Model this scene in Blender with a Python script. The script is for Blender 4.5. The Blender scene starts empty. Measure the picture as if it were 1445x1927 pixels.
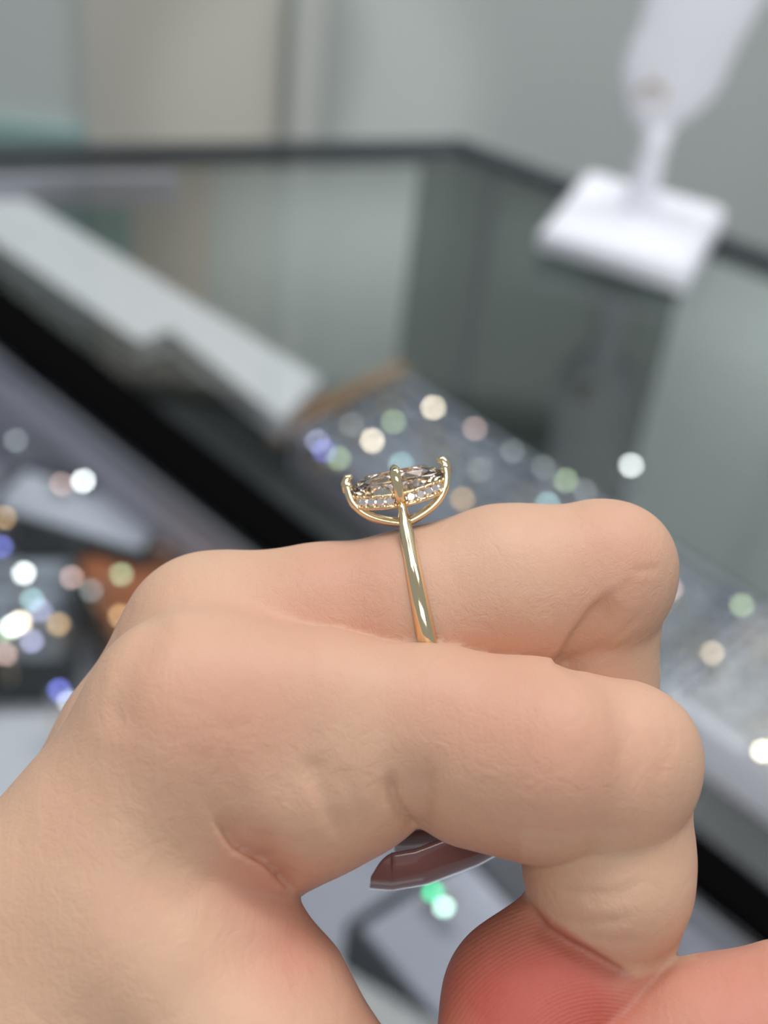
import bpy, bmesh, math, random
import numpy as np
from mathutils import Vector, Matrix
random.seed(7); rng = np.random.default_rng(7)
SC = bpy.context.scene; COL = SC.collection

# ------------------------------------------------------------------ camera
F = 2600.0; TH = math.radians(40); RO = math.radians(7); CAMH = 0.5
fwd = Vector((0, math.cos(TH), -math.sin(TH))); r0 = Vector((1, 0, 0)); u0 = Vector((0, math.sin(TH), math.cos(TH)))
right = math.cos(RO)*r0 + math.sin(RO)*u0; up = -math.sin(RO)*r0 + math.cos(RO)*u0
CAMP = Vector((0, 0, CAMH))
cd = bpy.data.cameras.new('camera'); cam = bpy.data.objects.new('camera', cd); COL.objects.link(cam); SC.camera = cam
CM = Matrix((( right.x, up.x, -fwd.x, CAMP.x), (right.y, up.y, -fwd.y, CAMP.y), (right.z, up.z, -fwd.z, CAMP.z), (0, 0, 0, 1)))
cam.matrix_world = CM
cd.sensor_fit = 'VERTICAL'; cd.sensor_height = 24; cd.lens = 24*F/1927; cd.clip_start = .005; cd.clip_end = 50
cd.dof.use_dof = True; cd.dof.focus_distance = .1315; cd.dof.aperture_fstop = cd.lens/2.75

# ------------------------------------------------------------------ light and exposure
w = bpy.data.worlds.new('world'); SC.world = w; w.use_nodes = True
w.node_tree.nodes['Background'].inputs[0].default_value = (.86, .93, 1, 1)
w.node_tree.nodes['Background'].inputs[1].default_value = .35
SC.view_settings.view_transform = 'Standard'; SC.view_settings.look = 'None'
SC.view_settings.gamma = 1; SC.view_settings.exposure = 0.0; SC.view_settings.use_curve_mapping = False
SC.cycles.use_denoising = True
SC.cycles.max_bounces = 10; SC.cycles.transparent_max_bounces = 12
SC.cycles.caustics_reflective = False; SC.cycles.caustics_refractive = False
SC.cycles.sample_clamp_indirect = 4
def area(name, loc, target, sx, sy, power, color=(1, 1, 1)):
    l = bpy.data.lights.new(name, 'AREA'); l.shape = 'RECTANGLE'; l.size = sx; l.size_y = sy; l.energy = power; l.color = color
    o = bpy.data.objects.new(name, l); COL.objects.link(o); o.location = loc
    o.rotation_euler = (Vector(target)-Vector(loc)).to_track_quat('-Z', 'Y').to_euler(); return o
area('ceiling_light', (.35, 1.0, 2.2), (0, .3, 0), 1.3, .8, 14, (.97, .98, 1))
area('ceiling_light', (-1.0, .8, 2.2), (0, .5, 0), .5, 1.0, 5, (.97, .98, 1))
area('ceiling_light', (.1, -1.0, 2.0), (0, .6, 0), 1.6, .6, 14, (1, .98, .96))
area('ceiling_light', (0, 1.0, 2.3), (0, 2.0, -.1), 2.6, .3, 26, (.97, .99, 1))  # wall washer, added to brighten the back wall
sl = bpy.data.lights.new('added_stand_fill', 'SPOT'); sl.energy = 80; sl.spot_size = math.radians(9); sl.spot_blend = .5; sl.shadow_soft_size = .05  # unseen spot added to brighten the white stand
so = bpy.data.objects.new('added_stand_fill', sl); COL.objects.link(so); so.location = (.8, -.9, 1.25); so.rotation_euler = (Vector((.17, .96, .19))-Vector(so.location)).to_track_quat('-Z', 'Y').to_euler()
fill1 = area('added_case_fill', (.0, .93, -.03), (0, 0, 0), .28, .012, .07, (.96, .99, .98)); fill1.data.spread = math.radians(110)     # fill added inside the case to brighten the back panel
lx = Vector((math.cos(math.radians(17.4)), math.sin(math.radians(17.4)), 0)); lz = -Vector((-lx.y*.85, lx.x*.85, -.5)).normalized(); ly = lz.cross(lx)
fill1.rotation_euler = Matrix(((lx.x, ly.x, lz.x), (lx.y, ly.y, lz.y), (lx.z, ly.z, lz.z))).to_euler()
fill2 = area('added_case_fill', (.24, .79, -.03), (0, 0, 0), .2, .012, .13, (.96, 1, .98))  # fill added to brighten the light panel at the right
lx = Vector((.88, -.47, 0)).normalized(); lz = -Vector((.47*.85, .88*.85, -.5)).normalized(); ly = lz.cross(lx)
fill2.rotation_euler = Matrix(((lx.x, ly.x, lz.x), (lx.y, ly.y, lz.y), (lx.z, ly.z, lz.z))).to_euler()
fill3 = area('added_case_fill', (.19, .40, -.014), (0, 0, 0), .62, .01, .16, (.97, .97, 1))          # fill added under the black rail to brighten the long trays
fill4 = area('added_case_fill', (-.07, .535, -.014), (0, 0, 0), .9, .01, .08, (.97, .96, 1))         # fill added under the black rail to brighten the near showcase
fill3.location = (.127, .455, -.014); fill3.rotation_euler = (math.radians(62), 0, math.radians(-40.3)); fill4.rotation_euler = (math.radians(-12), 0, math.radians(-40.3))
ADDED_LAMPS = [Vector((-.35, 1.5, 2.1)), Vector((.35, 1.55, 2.1)), Vector((.95, 1.3, 2.1)), Vector((-.9, 1.1, 2.1)), Vector((.15, .75, 2.1))]  # added sparkle sources, out of view

# ------------------------------------------------------------------ helpers
def direction(px, py):
    return fwd + (px-722.5)/F*right - (py-963.5)/F*up
def at(px, py, z=0.0):
    d = direction(px, py); t = (z-CAMH)/d.z; return CAMP + t*d
def atD(px, py, D):                       # D in mm along the view axis
    return CAMP + direction(px, py)*(D*.001)
def tag(o, label=None, cat=None, group=None, kind=None):
    if label: o['label'] = label
    if cat: o['category'] = cat
    if group: o['group'] = group
    if kind: o['kind'] = kind
    return o
def empty(name, loc, label, cat, group=None, rot=None):
    o = bpy.data.objects.new(name, None); COL.objects.link(o); o.location = loc; o.empty_display_size = .01
    if rot is not None: o.rotation_mode = 'QUATERNION'; o.rotation_quaternion = rot
    return tag(o, label, cat, group)
def link(name, me, m, parent=None):
    me.materials.clear(); me.materials.append(m)
    o = bpy.data.objects.new(name, me); COL.objects.link(o)
    if parent: o.parent = parent
    return o
def world_child(o, parent):               # geometry given in world space under an Empty
    bpy.context.view_layer.update(); o.parent = parent; o.matrix_parent_inverse = parent.matrix_basis.inverted() if True else Matrix(); return o
def mesh(name, vs, fs, m, parent=None, smooth=False):
    me = bpy.data.meshes.new(name); me.from_pydata([tuple(v) for v in vs], [], fs); me.validate(); me.update()
    if smooth: me.shade_smooth()
    return link(name, me, m, parent)
def bevelled(bm, w, seg=2):
    if w > 0: bmesh.ops.bevel(bm, geom=bm.edges[:], offset=w, segments=seg, affect='EDGES', profile=.5)
    bmesh.ops.recalc_face_normals(bm, faces=bm.faces)
def frombm(name, bm, m, parent=None, smooth=False):
    me = bpy.data.meshes.new(name); bm.to_mesh(me); bm.free()
    if smooth: me.shade_smooth()
    return link(name, me, m, parent)
def prism(name, pts, z0, z1, m, parent=None, bev=0.0):
    """polygon (world xy) extruded from z0 to z1"""
    bm = bmesh.new(); lo = [bm.verts.new((p[0], p[1], z0)) for p in pts]; hi = [bm.verts.new((p[0], p[1], z1)) for p in pts]; n = len(pts)
    bm.faces.new(lo[::-1]); bm.faces.new(hi)
    for i in range(n): bm.faces.new((lo[i], lo[(i+1) % n], hi[(i+1) % n], hi[i]))
    bevelled(bm, bev); o = frombm(name, bm, m)
    if parent: world_child(o, parent)
    return o
def tube(path, radii, n=10, flat=None, closed=False):
    """sweep; path list of Vector; radii list of (a,b) along normal axes; flat = fixed reference axis"""
    vs = []; fs = []; k = len(path)
    for i, p in enumerate(path):
        if closed: t = (path[(i+1) % k]-path[i-1]).normalized()
        else: t = (path[min(i+1, k-1)]-path[max(i-1, 0)]).normalized()
        ref = flat if flat is not None else Vector((0, 0, 1))
        a = ref - t*ref.dot(t)
        if a.length < 1e-6: a = t.orthogonal()
        a.normalize(); b = t.cross(a)
        ra, rb = radii[i] if isinstance(radii, list) else radii
        for j in range(n):
            q = 2*math.pi*j/n; vs.append(p + a*(ra*math.cos(q)) + b*(rb*math.sin(q)))
    for i in range(k if closed else k-1):
        for j in range(n):
            i2 = (i+1) % k; fs.append((i*n+j, i*n+(j+1) % n, i2*n+(j+1) % n, i2*n+j))
    if not closed:
        fs.append(tuple(range(n))[::-1]); fs.append(tuple((k-1)*n+j for j in range(n)))
    return vs, fs

# ------------------------------------------------------------------ materials
def srgb(r, g, b):
    f = lambda c: (c/255/12.92) if c/255 <= .04045 else ((c/255+.055)/1.055)**2.4
    return (f(r), f(g), f(b), 1)
def mat(name, col, rough=.5, metal=0.0, noise=0.0, nscale=60, bump=0.0, spec=.5, **kw):
    m = bpy.data.materials.new(name); m.use_nodes = True; nt = m.node_tree; b = nt.nodes['Principled BSDF']
    b.inputs['Base Color'].default_value = col; b.inputs['Roughness'].default_value = rough; b.inputs['Metallic'].default_value = metal
    b.inputs['Specular IOR Level'].default_value = spec
    for k, v in kw.items(): b.inputs[k.replace('_', ' ')].default_value = v
    if noise or bump:
        tc = nt.nodes.new('ShaderNodeTexCoord'); nz = nt.nodes.new('ShaderNodeTexNoise'); nz.inputs['Scale'].default_value = nscale; nz.inputs['Detail'].default_value = 4
        nt.links.new(tc.outputs['Object'], nz.inputs['Vector'])
        if noise:
            mx = nt.nodes.new('ShaderNodeMix'); mx.data_type = 'RGBA'
            mx.inputs[6].default_value = tuple(c*(1-noise) for c in col[:3])+(1,); mx.inputs[7].default_value = tuple(min(1, c*(1+noise)) for c in col[:3])+(1,)
            nt.links.new(nz.outputs[0], mx.inputs[0]); nt.links.new(mx.outputs[2], b.inputs['Base Color'])
        if bump:
            bp = nt.nodes.new('ShaderNodeBump'); bp.inputs['Strength'].default_value = bump; bp.inputs['Distance'].default_value = .001
            nt.links.new(nz.outputs[0], bp.inputs['Height']); nt.links.new(bp.outputs[0], b.inputs['Normal'])
    return m
M = {}
M['wall'] = mat('wall_paint', srgb(205, 211, 207), .8, noise=.05, nscale=3)
M['wall_r'] = mat('wall_paint_mauve', srgb(200, 198, 200), .8, noise=.05, nscale=3)
M['beige'] = mat('beige_board', srgb(208, 204, 192), .6, noise=.05, nscale=4)
M['teal'] = mat('teal_board', srgb(150, 178, 176), .6, noise=.05, nscale=4)
M['dark_panel'] = mat('added_grey_panel', srgb(98, 104, 104), .7, noise=.05)
M['case_teal'] = mat('case_back_teal', srgb(128, 190, 184), .6, noise=.06)
M['case_beige'] = mat('case_back_beige', srgb(214, 200, 184), .6, noise=.06)
M['pale'] = mat('pale_trim', srgb(222, 222, 216), .6)
M['floor'] = mat('floor_tile', srgb(120, 120, 118), .4, noise=.08, nscale=8)
M['black'] = mat('black_metal', srgb(5, 5, 6), .8, spec=.03, noise=.1)
M['frame'] = mat('dark_metal_rail', srgb(60, 65, 70), .35, metal=.3, noise=.05)
M['deck'] = mat('charcoal_board', srgb(34, 37, 38), .6, noise=.12, nscale=14)
M['caseback'] = mat('case_back_green_grey', srgb(200, 206, 203), .6, noise=.06, nscale=4)
M['casedark'] = mat('case_back_dark', srgb(84, 96, 92), .6, noise=.1, nscale=5)
M['caselight'] = mat('case_back_light', srgb(210, 218, 218), .6, noise=.05)
M['white'] = mat('white_board', srgb(240, 240, 244), .45, noise=.02)
M['strip'] = mat('pale_strip', srgb(200, 196, 212), .5)
M['wood'] = mat('brown_wood', srgb(160, 120, 80), .5, noise=.2, nscale=30)
M['orange'] = mat('orange_brown_velvet', srgb(168, 92, 44), .8, noise=.25, nscale=25)
M['tray'] = mat('grey_tray', srgb(180, 184, 196), .6, noise=.06, nscale=20)
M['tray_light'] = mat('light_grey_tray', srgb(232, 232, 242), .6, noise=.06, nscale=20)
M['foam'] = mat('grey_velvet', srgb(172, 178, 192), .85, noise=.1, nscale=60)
M['foam_light'] = mat('pale_velvet_lit', srgb(242, 242, 248), .85, noise=.08, nscale=60)  # pale velvet, whitened further to paint in bright reflections
M['side'] = mat('mauve_grey_side', srgb(140, 136, 148), .7, noise=.06)
M['lower'] = mat('lower_case_floor', srgb(172, 171, 184), .7, noise=.12, nscale=10)
M['pad_grey'] = mat('grey_leatherette', srgb(178, 178, 194), .6, noise=.06)
M['shade_dark'] = mat('painted_shade_dark', srgb(48, 50, 58), .8, noise=.1)  # dark tone paints the shade on tray and pad sides; foot too
M['leather'] = mat('white_leatherette', srgb(238, 238, 245), .45, noise=.02, nscale=90, bump=.1)
M['gold'] = mat('yellow_gold', (.95, .76, .47, 1), .1, metal=1.0)
M['gold_soft'] = mat('gold_band_metal', (.95, .72, .42, 1), .2, metal=1.0)
M['silver'] = mat('silver_band_metal', (.85, .86, .9, 1), .2, metal=1.0)
def gemmat(name, c, k=.4): return mat(name, tuple(v*k for v in c)+(1,), .09, metal=1.0)  # stone tints also paint the colour and strength of each glint
GEM = {'warm': gemmat('gem_warm', (1, .8, .62)), 'white': gemmat('gem_white', (.85, .9, 1)), 'blue': gemmat('gem_blue', (.25, .28, 1)),
       'green': gemmat('gem_green', (.62, .8, .5)), 'emerald': gemmat('gem_emerald', (.05, .85, .4)), 'tan': gemmat('gem_tan', (.85, .55, .3)),
       'lilac': gemmat('gem_lilac', (.6, .6, .95)), 'cyan': gemmat('gem_cyan', (.55, .9, 1)), 'pink': gemmat('gem_pink', (.9, .62, .6)), 'dim': gemmat('gem_dim', (.5, .55, .6), .25)}
GEM['opal'] = gemmat('gem_opal', (.6, .95, .85), .6); GEM['bright_warm'] = gemmat('gem_bright_warm', (1, .85, .7), 1); GEM['bright_white'] = gemmat('gem_bright_white', (.9, .95, 1), 1)
# thin glass: mirror layer by Fresnel over a clear pane
g = bpy.data.materials.new('counter_glass'); g.use_nodes = True; nt = g.node_tree; nt.nodes.remove(nt.nodes['Principled BSDF'])
fr = nt.nodes.new('ShaderNodeFresnel'); fr.inputs['IOR'].default_value = 1.8
gl = nt.nodes.new('ShaderNodeBsdfGlossy'); gl.inputs['Roughness'].default_value = .0; gl.inputs['Color'].default_value = (.95, .98, .97, 1)
tr = nt.nodes.new('ShaderNodeBsdfTransparent'); tr.inputs['Color'].default_value = (.93, .96, .95, 1)
mx = nt.nodes.new('ShaderNodeMixShader'); nt.links.new(fr.outputs[0], mx.inputs[0]); nt.links.new(tr.outputs[0], mx.inputs[1]); nt.links.new(gl.outputs[0], mx.inputs[2])
nt.links.new(mx.outputs[0], nt.nodes['Material Output'].inputs[0]); M['glass'] = g
def lampmat(name, c, s):
    m = bpy.data.materials.new(name); m.use_nodes = True; nt = m.node_tree; nt.nodes.remove(nt.nodes['Principled BSDF'])
    e = nt.nodes.new('ShaderNodeEmission'); e.inputs[0].default_value = c; e.inputs[1].default_value = s; nt.links.new(e.outputs[0], nt.nodes['Material Output'].inputs[0]); return m
M['lamp'] = lampmat('added_lamp_lens', (1, .97, .92, 1), 26)
# diamond
d_ = bpy.data.materials.new('diamond'); d_.use_nodes = True; nt = d_.node_tree; nt.nodes.remove(nt.nodes['Principled BSDF'])
gg = nt.nodes.new('ShaderNodeBsdfGlass'); gg.inputs['IOR'].default_value = 1.75; gg.inputs['Roughness'].default_value = 0; gg.inputs['Color'].default_value = (1, .985, .97, 1)
nt.links.new(gg.outputs[0], nt.nodes['Material Output'].inputs[0]); M['diamond'] = d_

# ------------------------------------------------------------------ room
def quad(name, pts, m, kind='structure'):
    o = mesh(name, pts, [tuple(range(len(pts)))], m); o['kind'] = kind; return o
def wallbox(name, x0, x1, y0, y1, z0, z1, m, kind='structure'):
    o = prism(name, [(x0, y0), (x1, y0), (x1, y1), (x0, y1)], z0, z1, m); o['kind'] = kind; return o
wallbox('floor', -2.5, 2.5, -1.5, 2.2, -1.05, -1.0, M['floor'])
wallbox('wall_back', -2.5, 2.5, 2.0, 2.1, -1.0, 2.4, M['wall'])
wallbox('wall_right', .66, 2.5, 1.86, 2.0, -1.0, 2.4, M['wall_r'])
# wall trim and panels at the left
tb = at(575, 120, -.3)
def wx(px, py):                                     # x on the back wall behind a direction
    d = direction(px, py); t = 1.98/d.y; return (CAMP+t*d).x, (CAMP+t*d).z
xa = wx(548, 200)[0]; xb = wx(600, 100)[0]
wallbox('trim_1', xa, xa+.045, 1.965, 2.0, -1.0, 2.4, M['pale'])
xl = wx(165, 230)[0]
wallbox('trim_2', xl, xa-.02, 1.975, 2.0, -1.0, 2.4, M['beige'])
wallbox('trim_3', -1.6, xl, 1.98, 2.0, -1.0, wx(60, 240)[1], M['teal'])
wallbox('added_panel', -2.5, .32, 1.955, 1.9995, .95, 2.4, M['dark_panel'])  # unseen dark panel added to dim the wall's reflection in the glass

# unseen spot lamps added above the frame for the stones to mirror
lm = None
for i, L in enumerate(ADDED_LAMPS):
    lab = ['added unseen spot lamp over the back of the counter, west one', 'added unseen spot lamp over the ring tray', 'added unseen spot lamp above the display stand',
           'added unseen spot lamp over the far west wall', 'added unseen spot lamp above the hand'][i]
    e = empty('added_spot_lamp', L, lab, 'lamp')
    bm = bmesh.new(); bmesh.ops.create_cone(bm, cap_ends=True, segments=24, radius1=.055, radius2=.05, depth=.006); frombm('lens', bm, M['lamp'], e)
    vs, fs = tube([Vector((.062*math.cos(a), .062*math.sin(a), .003)) for a in np.linspace(0, 2*math.pi, 25)[:-1]], (.01, .008), 8, closed=True)
    mesh('rim', vs, fs, M['silver'], e, True)

# ------------------------------------------------------------------ display cases
ANG = math.radians(-40.3); U = Vector((math.cos(ANG), math.sin(ANG), 0)); N = Vector((-math.sin(ANG), math.cos(ANG), 0))
def strip_line(px, py, z, s0, s1):                  # a line along the case through a point
    p = at(px, py, z); s = p.dot(U); n = p.dot(N); return [U*s0+N*n, U*s1+N*n]
S0, S1 = -.95, .55
caseA = empty('display_case', at(600, 500, -1.0), 'large glass-topped jewellery showcase with dark rails, white stand on top', 'display case')
Lb = at(0, 280, 0); Cb = at(868, 268, 0); Rb = at(1445, 480, 0)
Lb2 = Lb + (Lb-Cb)*1.2; Rb2 = Rb + (Rb-Cb)*2.2
a0, a1 = at(0, 538, 0), at(1299, 1560, 0); ad = (a1-a0).normalized(); nb = [a0-ad*.18, a1+ad*.6]; S0 = nb[0].dot(U)           # far edge of black rail
nn = [p for p in strip_line(500, 1036, 0, S0, S1+.2)]            # near edge of black rail
def part_prism(name, pts, z0, z1, m, parent, bev=0.0): return prism(name, pts, z0, z1, m, parent, bev)
glassA = part_prism('glass_top', [Lb2, Cb, Rb2, nb[1], nb[0]], -.006, 0, M['glass'], caseA)
# single-sided pane: keep only the top face
bm = bmesh.new(); bm.from_mesh(glassA.data); bmesh.ops.delete(bm, geom=[f for f in bm.faces if f.normal.z < .9], context='FACES'); bm.to_mesh(glassA.data); bm.free()
part_prism('front_rail', [nn[0], nn[1], nb[1], nb[0]], -.30, .003, M['black'], caseA, .001)
def rail(a, b, wd, z0, z1, name, m, par, inward=1):
    d = (b-a).normalized(); n = Vector((d.y, -d.x, 0))*inward
    return part_prism(name, [a, b, b+n*wd, a+n*wd], z0, z1, m, par, .001)
rail(Lb2, Cb, .016, -.012, .004, 'back_rail', M['frame'], caseA)
rail(Cb, Rb2, .016, -.012, .004, 'back_rail', M['frame'], caseA)
dL = (Cb-Lb2).normalized(); cl = Cb-dL*.035
c1, c2 = at(240, 277, 0), at(395, 275, 0); c1 = Lb2+dL*(c1-Lb2).dot(dL); c2 = Lb2+dL*(c2-Lb2).dot(dL)
rail(Lb2, c1, .006, -.34, -.012, 'back_panel', M['case_teal'], caseA)['label'] = 'teal back panel'
rail(c1, c2, .006, -.34, -.012, 'back_panel', M['case_beige'], caseA)['label'] = 'beige back panel'
rail(c2, cl, .006, -.34, -.012, 'back_panel', M['caseback'], caseA)
rail(cl, Cb, .006, -.34, -.012, 'back_panel', M['casedark'], caseA)
# right hand back: dark panel, then a light one
dR = (Rb-Cb).normalized()
pd = Cb + dR*.215
rail(Cb, pd, .006, -.34, -.012, 'back_panel', M['casedark'], caseA)
rail(pd, Rb2, .006, -.34, -.012, 'back_panel', M['caselight'], caseA)
q0 = Cb + dR*.035
rail(q0, q0+dR*.008, .012, -.34, -.012, 'panel_joint', M['frame'], caseA)
rail(Lb2, at(330, 278, 0), .02, -.04, -.014, 'light_strip', M['strip'], caseA)
# deck with white ledge
fz = -.085
dk = strip_line(745, 700, fz, S0, S1); n_far = at(745, 690, fz).dot(N)
WL = [(-300, 165), (0, 345), (606, 712), (530, 790), (320, 618), (262, 642), (0, 462), (-300, 250)]
wl = [at(*p, -.032) for p in WL]
part_prism('deck', [nb[0]-N*.01, nb[1]-N*.01, U*(S1+.2)+N*n_far, U*at(755, 690, fz).dot(U)+N*n_far, wl[2], wl[1], wl[0]], fz-.01, fz, M['deck'], caseA)
part_prism('base_panel', [Lb2, Cb, Rb2, nb[1], nb[0]], -.36, -.34, M['caseback'], caseA)
part_prism('white_ledge', wl, -.05, -.032, M['white'], caseA, .001)

caseB = empty('display_case', at(100, 1400, -1.0), 'second glass-topped showcase in front of the black rail, under the hand', 'display case')
f0, f1 = [p-N*.9 for p in nn]
gB = part_prism('glass_top', [nn[0], nn[1], f1, f0], -.006, -.001, M['glass'], caseB)
bm = bmesh.new(); bm.from_mesh(gB.data); bmesh.ops.delete(bm, geom=[f for f in bm.faces if f.normal.z < .9], context='FACES'); bm.to_mesh(gB.data); bm.free()
part_prism('case_floor', [nn[0], nn[1], f1, f0], -.11, -.10, M['lower'], caseB)

part_prism('back_panel', [nn[0]-N*.001, nn[1]-N*.001, nn[1]-N*.004, nn[0]-N*.004], -.10, -.008, M['lower'], caseB)
# ------------------------------------------------------------------ trays
def pxbox(name, o, a, b, z0, z1, label, cat, m_top, m_side, lip=.004, group=None, rolls=0, m_roll=None, extra_len=0):
    """tray: corner o, edge towards a, other edge towards b (photo points on the plane of its top)"""
    O, A, B = at(*o, z1), at(*a, z1), at(*b, z1)
    e1 = (A-O); l1 = e1.length+extra_len; e1.normalize(); e2 = Vector((-e1.y, e1.x, 0)); l2 = (B-O).dot(e2)
    if l2 < 0: e2 = -e2; l2 = -l2
    ctr = O+e1*l1/2+e2*l2/2
    root = empty(name, (ctr.x, ctr.y, z0), label, cat, group, rot=Matrix.Rotation(math.atan2(e1.y, e1.x), 3, 'Z').to_quaternion())
    h = z1-z0
    def bx(nm, x0, x1, y0, y1, za, zb, m, bev=.0012):
        bm = bmesh.new(); bmesh.ops.create_cube(bm, size=1)
        for v in bm.verts: v.co = Vector((x0+(v.co.x+.5)*(x1-x0), y0+(v.co.y+.5)*(y1-y0), za+(v.co.z+.5)*(zb-za)))
        bevelled(bm, bev); return frombm(nm, bm, m, root)
    X, Y = l1/2, l2/2
    bx('base', -X+lip, X-lip, -Y+lip, Y-lip, 0, h*.55, m_side, 0)
    bx('rim', -X, -X+lip, -Y, Y, 0, h, m_side); bx('rim', X-lip, X, -Y, Y, 0, h, m_side)
    bx('rim', -X+lip, X-lip, -Y, -Y+lip, 0, h, m_side); bx('rim', -X+lip, X-lip, Y-lip, Y, 0, h, m_side)
    if rolls:
        w = (2*Y-2*lip)/rolls
        for k in range(rolls):
            y = -Y+lip+w*(k+.5)
            vs, fs = tube([Vector((-X+lip, y, h*.6)), Vector((X-lip, y, h*.6))], (w*.42, w*.49), 14, flat=Vector((0, 0, 1)))
            mesh('foam_roll', vs, fs, m_roll, root, True)
    else:
        bx('pad', -X+lip*1.2, X-lip*1.2, -Y+lip*1.2, Y-lip*1.2, h*.55, h*.97, m_top, .002)
    return root, ctr, e1, e2, X, Y
ZT = -.05
# three long ring trays end to end along the black rail
O_, A_ = at(548, 812, ZT), at(1445, 1440, ZT); B_ = at(752, 702, ZT)
wid = (B_-O_).dot(N)
TR = []
long_l = [.15, .15, .22]; s = 0
labs = ['grey ring tray with brown wooden end, nearest the white ledge', 'grey ring tray in the middle of the row, behind the knuckle', 'pale grey ring tray by the fingertip side, brightest of the row']
for i, L in enumerate(long_l):
    o3 = O_+U*s; a3 = o3+U*L; b3 = o3+N*wid
    root = empty('ring_tray', ((o3+a3)/2+N*wid/2).xy.to_3d()+Vector((0, 0, fz)), labs[i], 'tray', rot=Matrix.Rotation(ANG, 3, 'Z').to_quaternion())
    h = ZT-fz; X, Y, lip = L/2-.0015, wid/2, .004
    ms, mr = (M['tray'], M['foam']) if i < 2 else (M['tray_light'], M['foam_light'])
    def bx(nm, x0, x1, y0, y1, za, zb, m, bev=.0012):
        bm = bmesh.new(); bmesh.ops.create_cube(bm, size=1)
        for v in bm.verts: v.co = Vector((x0+(v.co.x+.5)*(x1-x0), y0+(v.co.y+.5)*(y1-y0), za+(v.co.z+.5)*(zb-za)))
        bevelled(bm, bev); return frombm(nm, bm, m, root)
    bx('base', -X+lip, X-lip, -Y+lip, Y-lip, 0, h*.5, M['side'], 0)
    bx('rim', -X, -X+lip, -Y, Y, 0, h*1.02, ms); bx('rim', X-lip, X, -Y, Y, 0, h*1.02, ms)
    bx('rim', -X+lip, X-lip, -Y, -Y+lip*1.6, 0, h*1.02, M['side'] if i == 0 else ms); bx('rim', -X+lip, X-lip, Y-lip, Y, 0, h*1.02, ms)
    if i == 0:
        bx('end_board', -X-.012, -X, -Y-.012, Y+.006, h*.8, h*1.15, M['wood'])['label'] = 'brown wooden end strip'
    w = (2*Y-2.6*lip)/6; rows = []
    for k in range(6):
        y = -Y+lip*1.6+w*(k+.5); rows.append(y+w/2)
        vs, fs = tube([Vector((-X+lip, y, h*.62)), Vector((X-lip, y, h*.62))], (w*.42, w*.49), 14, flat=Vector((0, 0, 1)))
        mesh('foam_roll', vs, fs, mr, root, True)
    TR.append((o3, L, rows, Y)); s += L

# ---- jewellery: a ring with a faceted stone
def ring_meshes():
    R = .0085
    vs, fs = tube([Vector((R*math.cos(a), 0, R*math.sin(a))) for a in np.linspace(0, 2*math.pi, 29)[:-1]], (.0009, .0011), 6, flat=Vector((0, 1, 0)), closed=True)
    band = bpy.data.meshes.new('band'); band.from_pydata([tuple(v) for v in vs], [], fs); band.update(); band.shade_smooth()
    vs = []; prof = [(.0022, .0125), (.0034, .0115), (.0034, .0112)]
    for r, z in prof:
        for j in range(8):
            a = 2*math.pi*(j+.5)/8; vs.append((r*math.cos(a), r*math.sin(a), z))
    vs.append((0, 0, .0088)); fs = [tuple(range(8))]
    for k in range(2):
        for j in range(8): fs.append((k*8+j, (k+1)*8+j, (k+1)*8+(j+1) % 8, k*8+(j+1) % 8))
    for j in range(8): fs.append((16+j, 24, 16+(j+1) % 8))
    gem = bpy.data.meshes.new('gemstone'); gem.from_pydata(vs, [], fs); gem.update()
    return band, gem
BAND, GEMM = ring_meshes()
BM = {}; 
for k in ('gold_soft', 'silver'):
    b = BAND.copy(); b.materials.append(M[k]); BM[k] = b
GM = {}
for k, m in GEM.items():
    b = GEMM.copy(); b.materials.append(m); GM[k] = b
NR = [0]
def small_ring(p, tint, metal, normal, label, group, spin):
    """p: where the stone sits; normal: the way its table faces"""
    q = Vector((0, 0, 1)).rotation_difference(normal) @ Matrix.Rotation(spin, 3, 'Z').to_quaternion()
    root = empty('gemstone_ring', p - q @ Vector((0, 0, .0118)), label, 'ring', group, rot=q)
    o = bpy.data.objects.new('band', BM[metal]); COL.objects.link(o); o.parent = root
    o = bpy.data.objects.new('gemstone', GM[tint]); COL.objects.link(o); o.parent = root
    return root
def half(p, k):
    return ((CAMP-p).normalized() + (ADDED_LAMPS[k]-p).normalized()).normalized()
used = []
ZG = ZT+.009
SPK = [(815, 768, 'bright_warm', 'bright warm white'), (740, 795, 'green', 'dull green'), (700, 830, 'bright_warm', 'bright warm white'), (597, 832, 'lilac', 'violet blue'), (610, 850, 'blue', 'deep blue'),
       (637, 863, 'green', 'pale green'), (755, 875, 'cyan', 'pale blue'), (893, 808, 'pink', 'dull pink'), (903, 885, 'dim', 'faint milky'), (1065, 905, 'green', 'olive green'),
       (1030, 950, 'cyan', 'bright icy blue'), (1100, 925, 'dim', 'faint silvery'), (870, 940, 'tan', 'faint tan'), (1022, 880, 'dim', 'faint grey'), (660, 800, 'dim', 'faint grey'),
       (965, 850, 'dim', 'smoky grey'), (1435, 1415, 'bright_warm', 'bright peach'), (1395, 1140, 'green', 'pale green'), (1262, 1110, 'pink', 'pale pink'), (1187, 877, 'bright_white', 'brilliant blue white'), (1340, 1230, 'warm', 'soft cream')]
STR = {}
def near_used(p, r): return any((p-u).length < r for u in used)
wordpos = lambda px: 'near the brown wooden end' if px < 760 else ('behind the finger ring' if px < 960 else ('behind the bent knuckle' if px < 1240 else 'on the pale tray beyond the fingertips'))
for i, (px, py, t, word) in enumerate(SPK):
    p = at(px, py, ZG); k = i % 3
    small_ring(p, t, 'silver' if i % 2 else 'gold_soft', half(p, k), f'ring with {word} stone in the long tray {wordpos(px)}', 'stone rings in the long trays', ANG); used.append(p)
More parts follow.
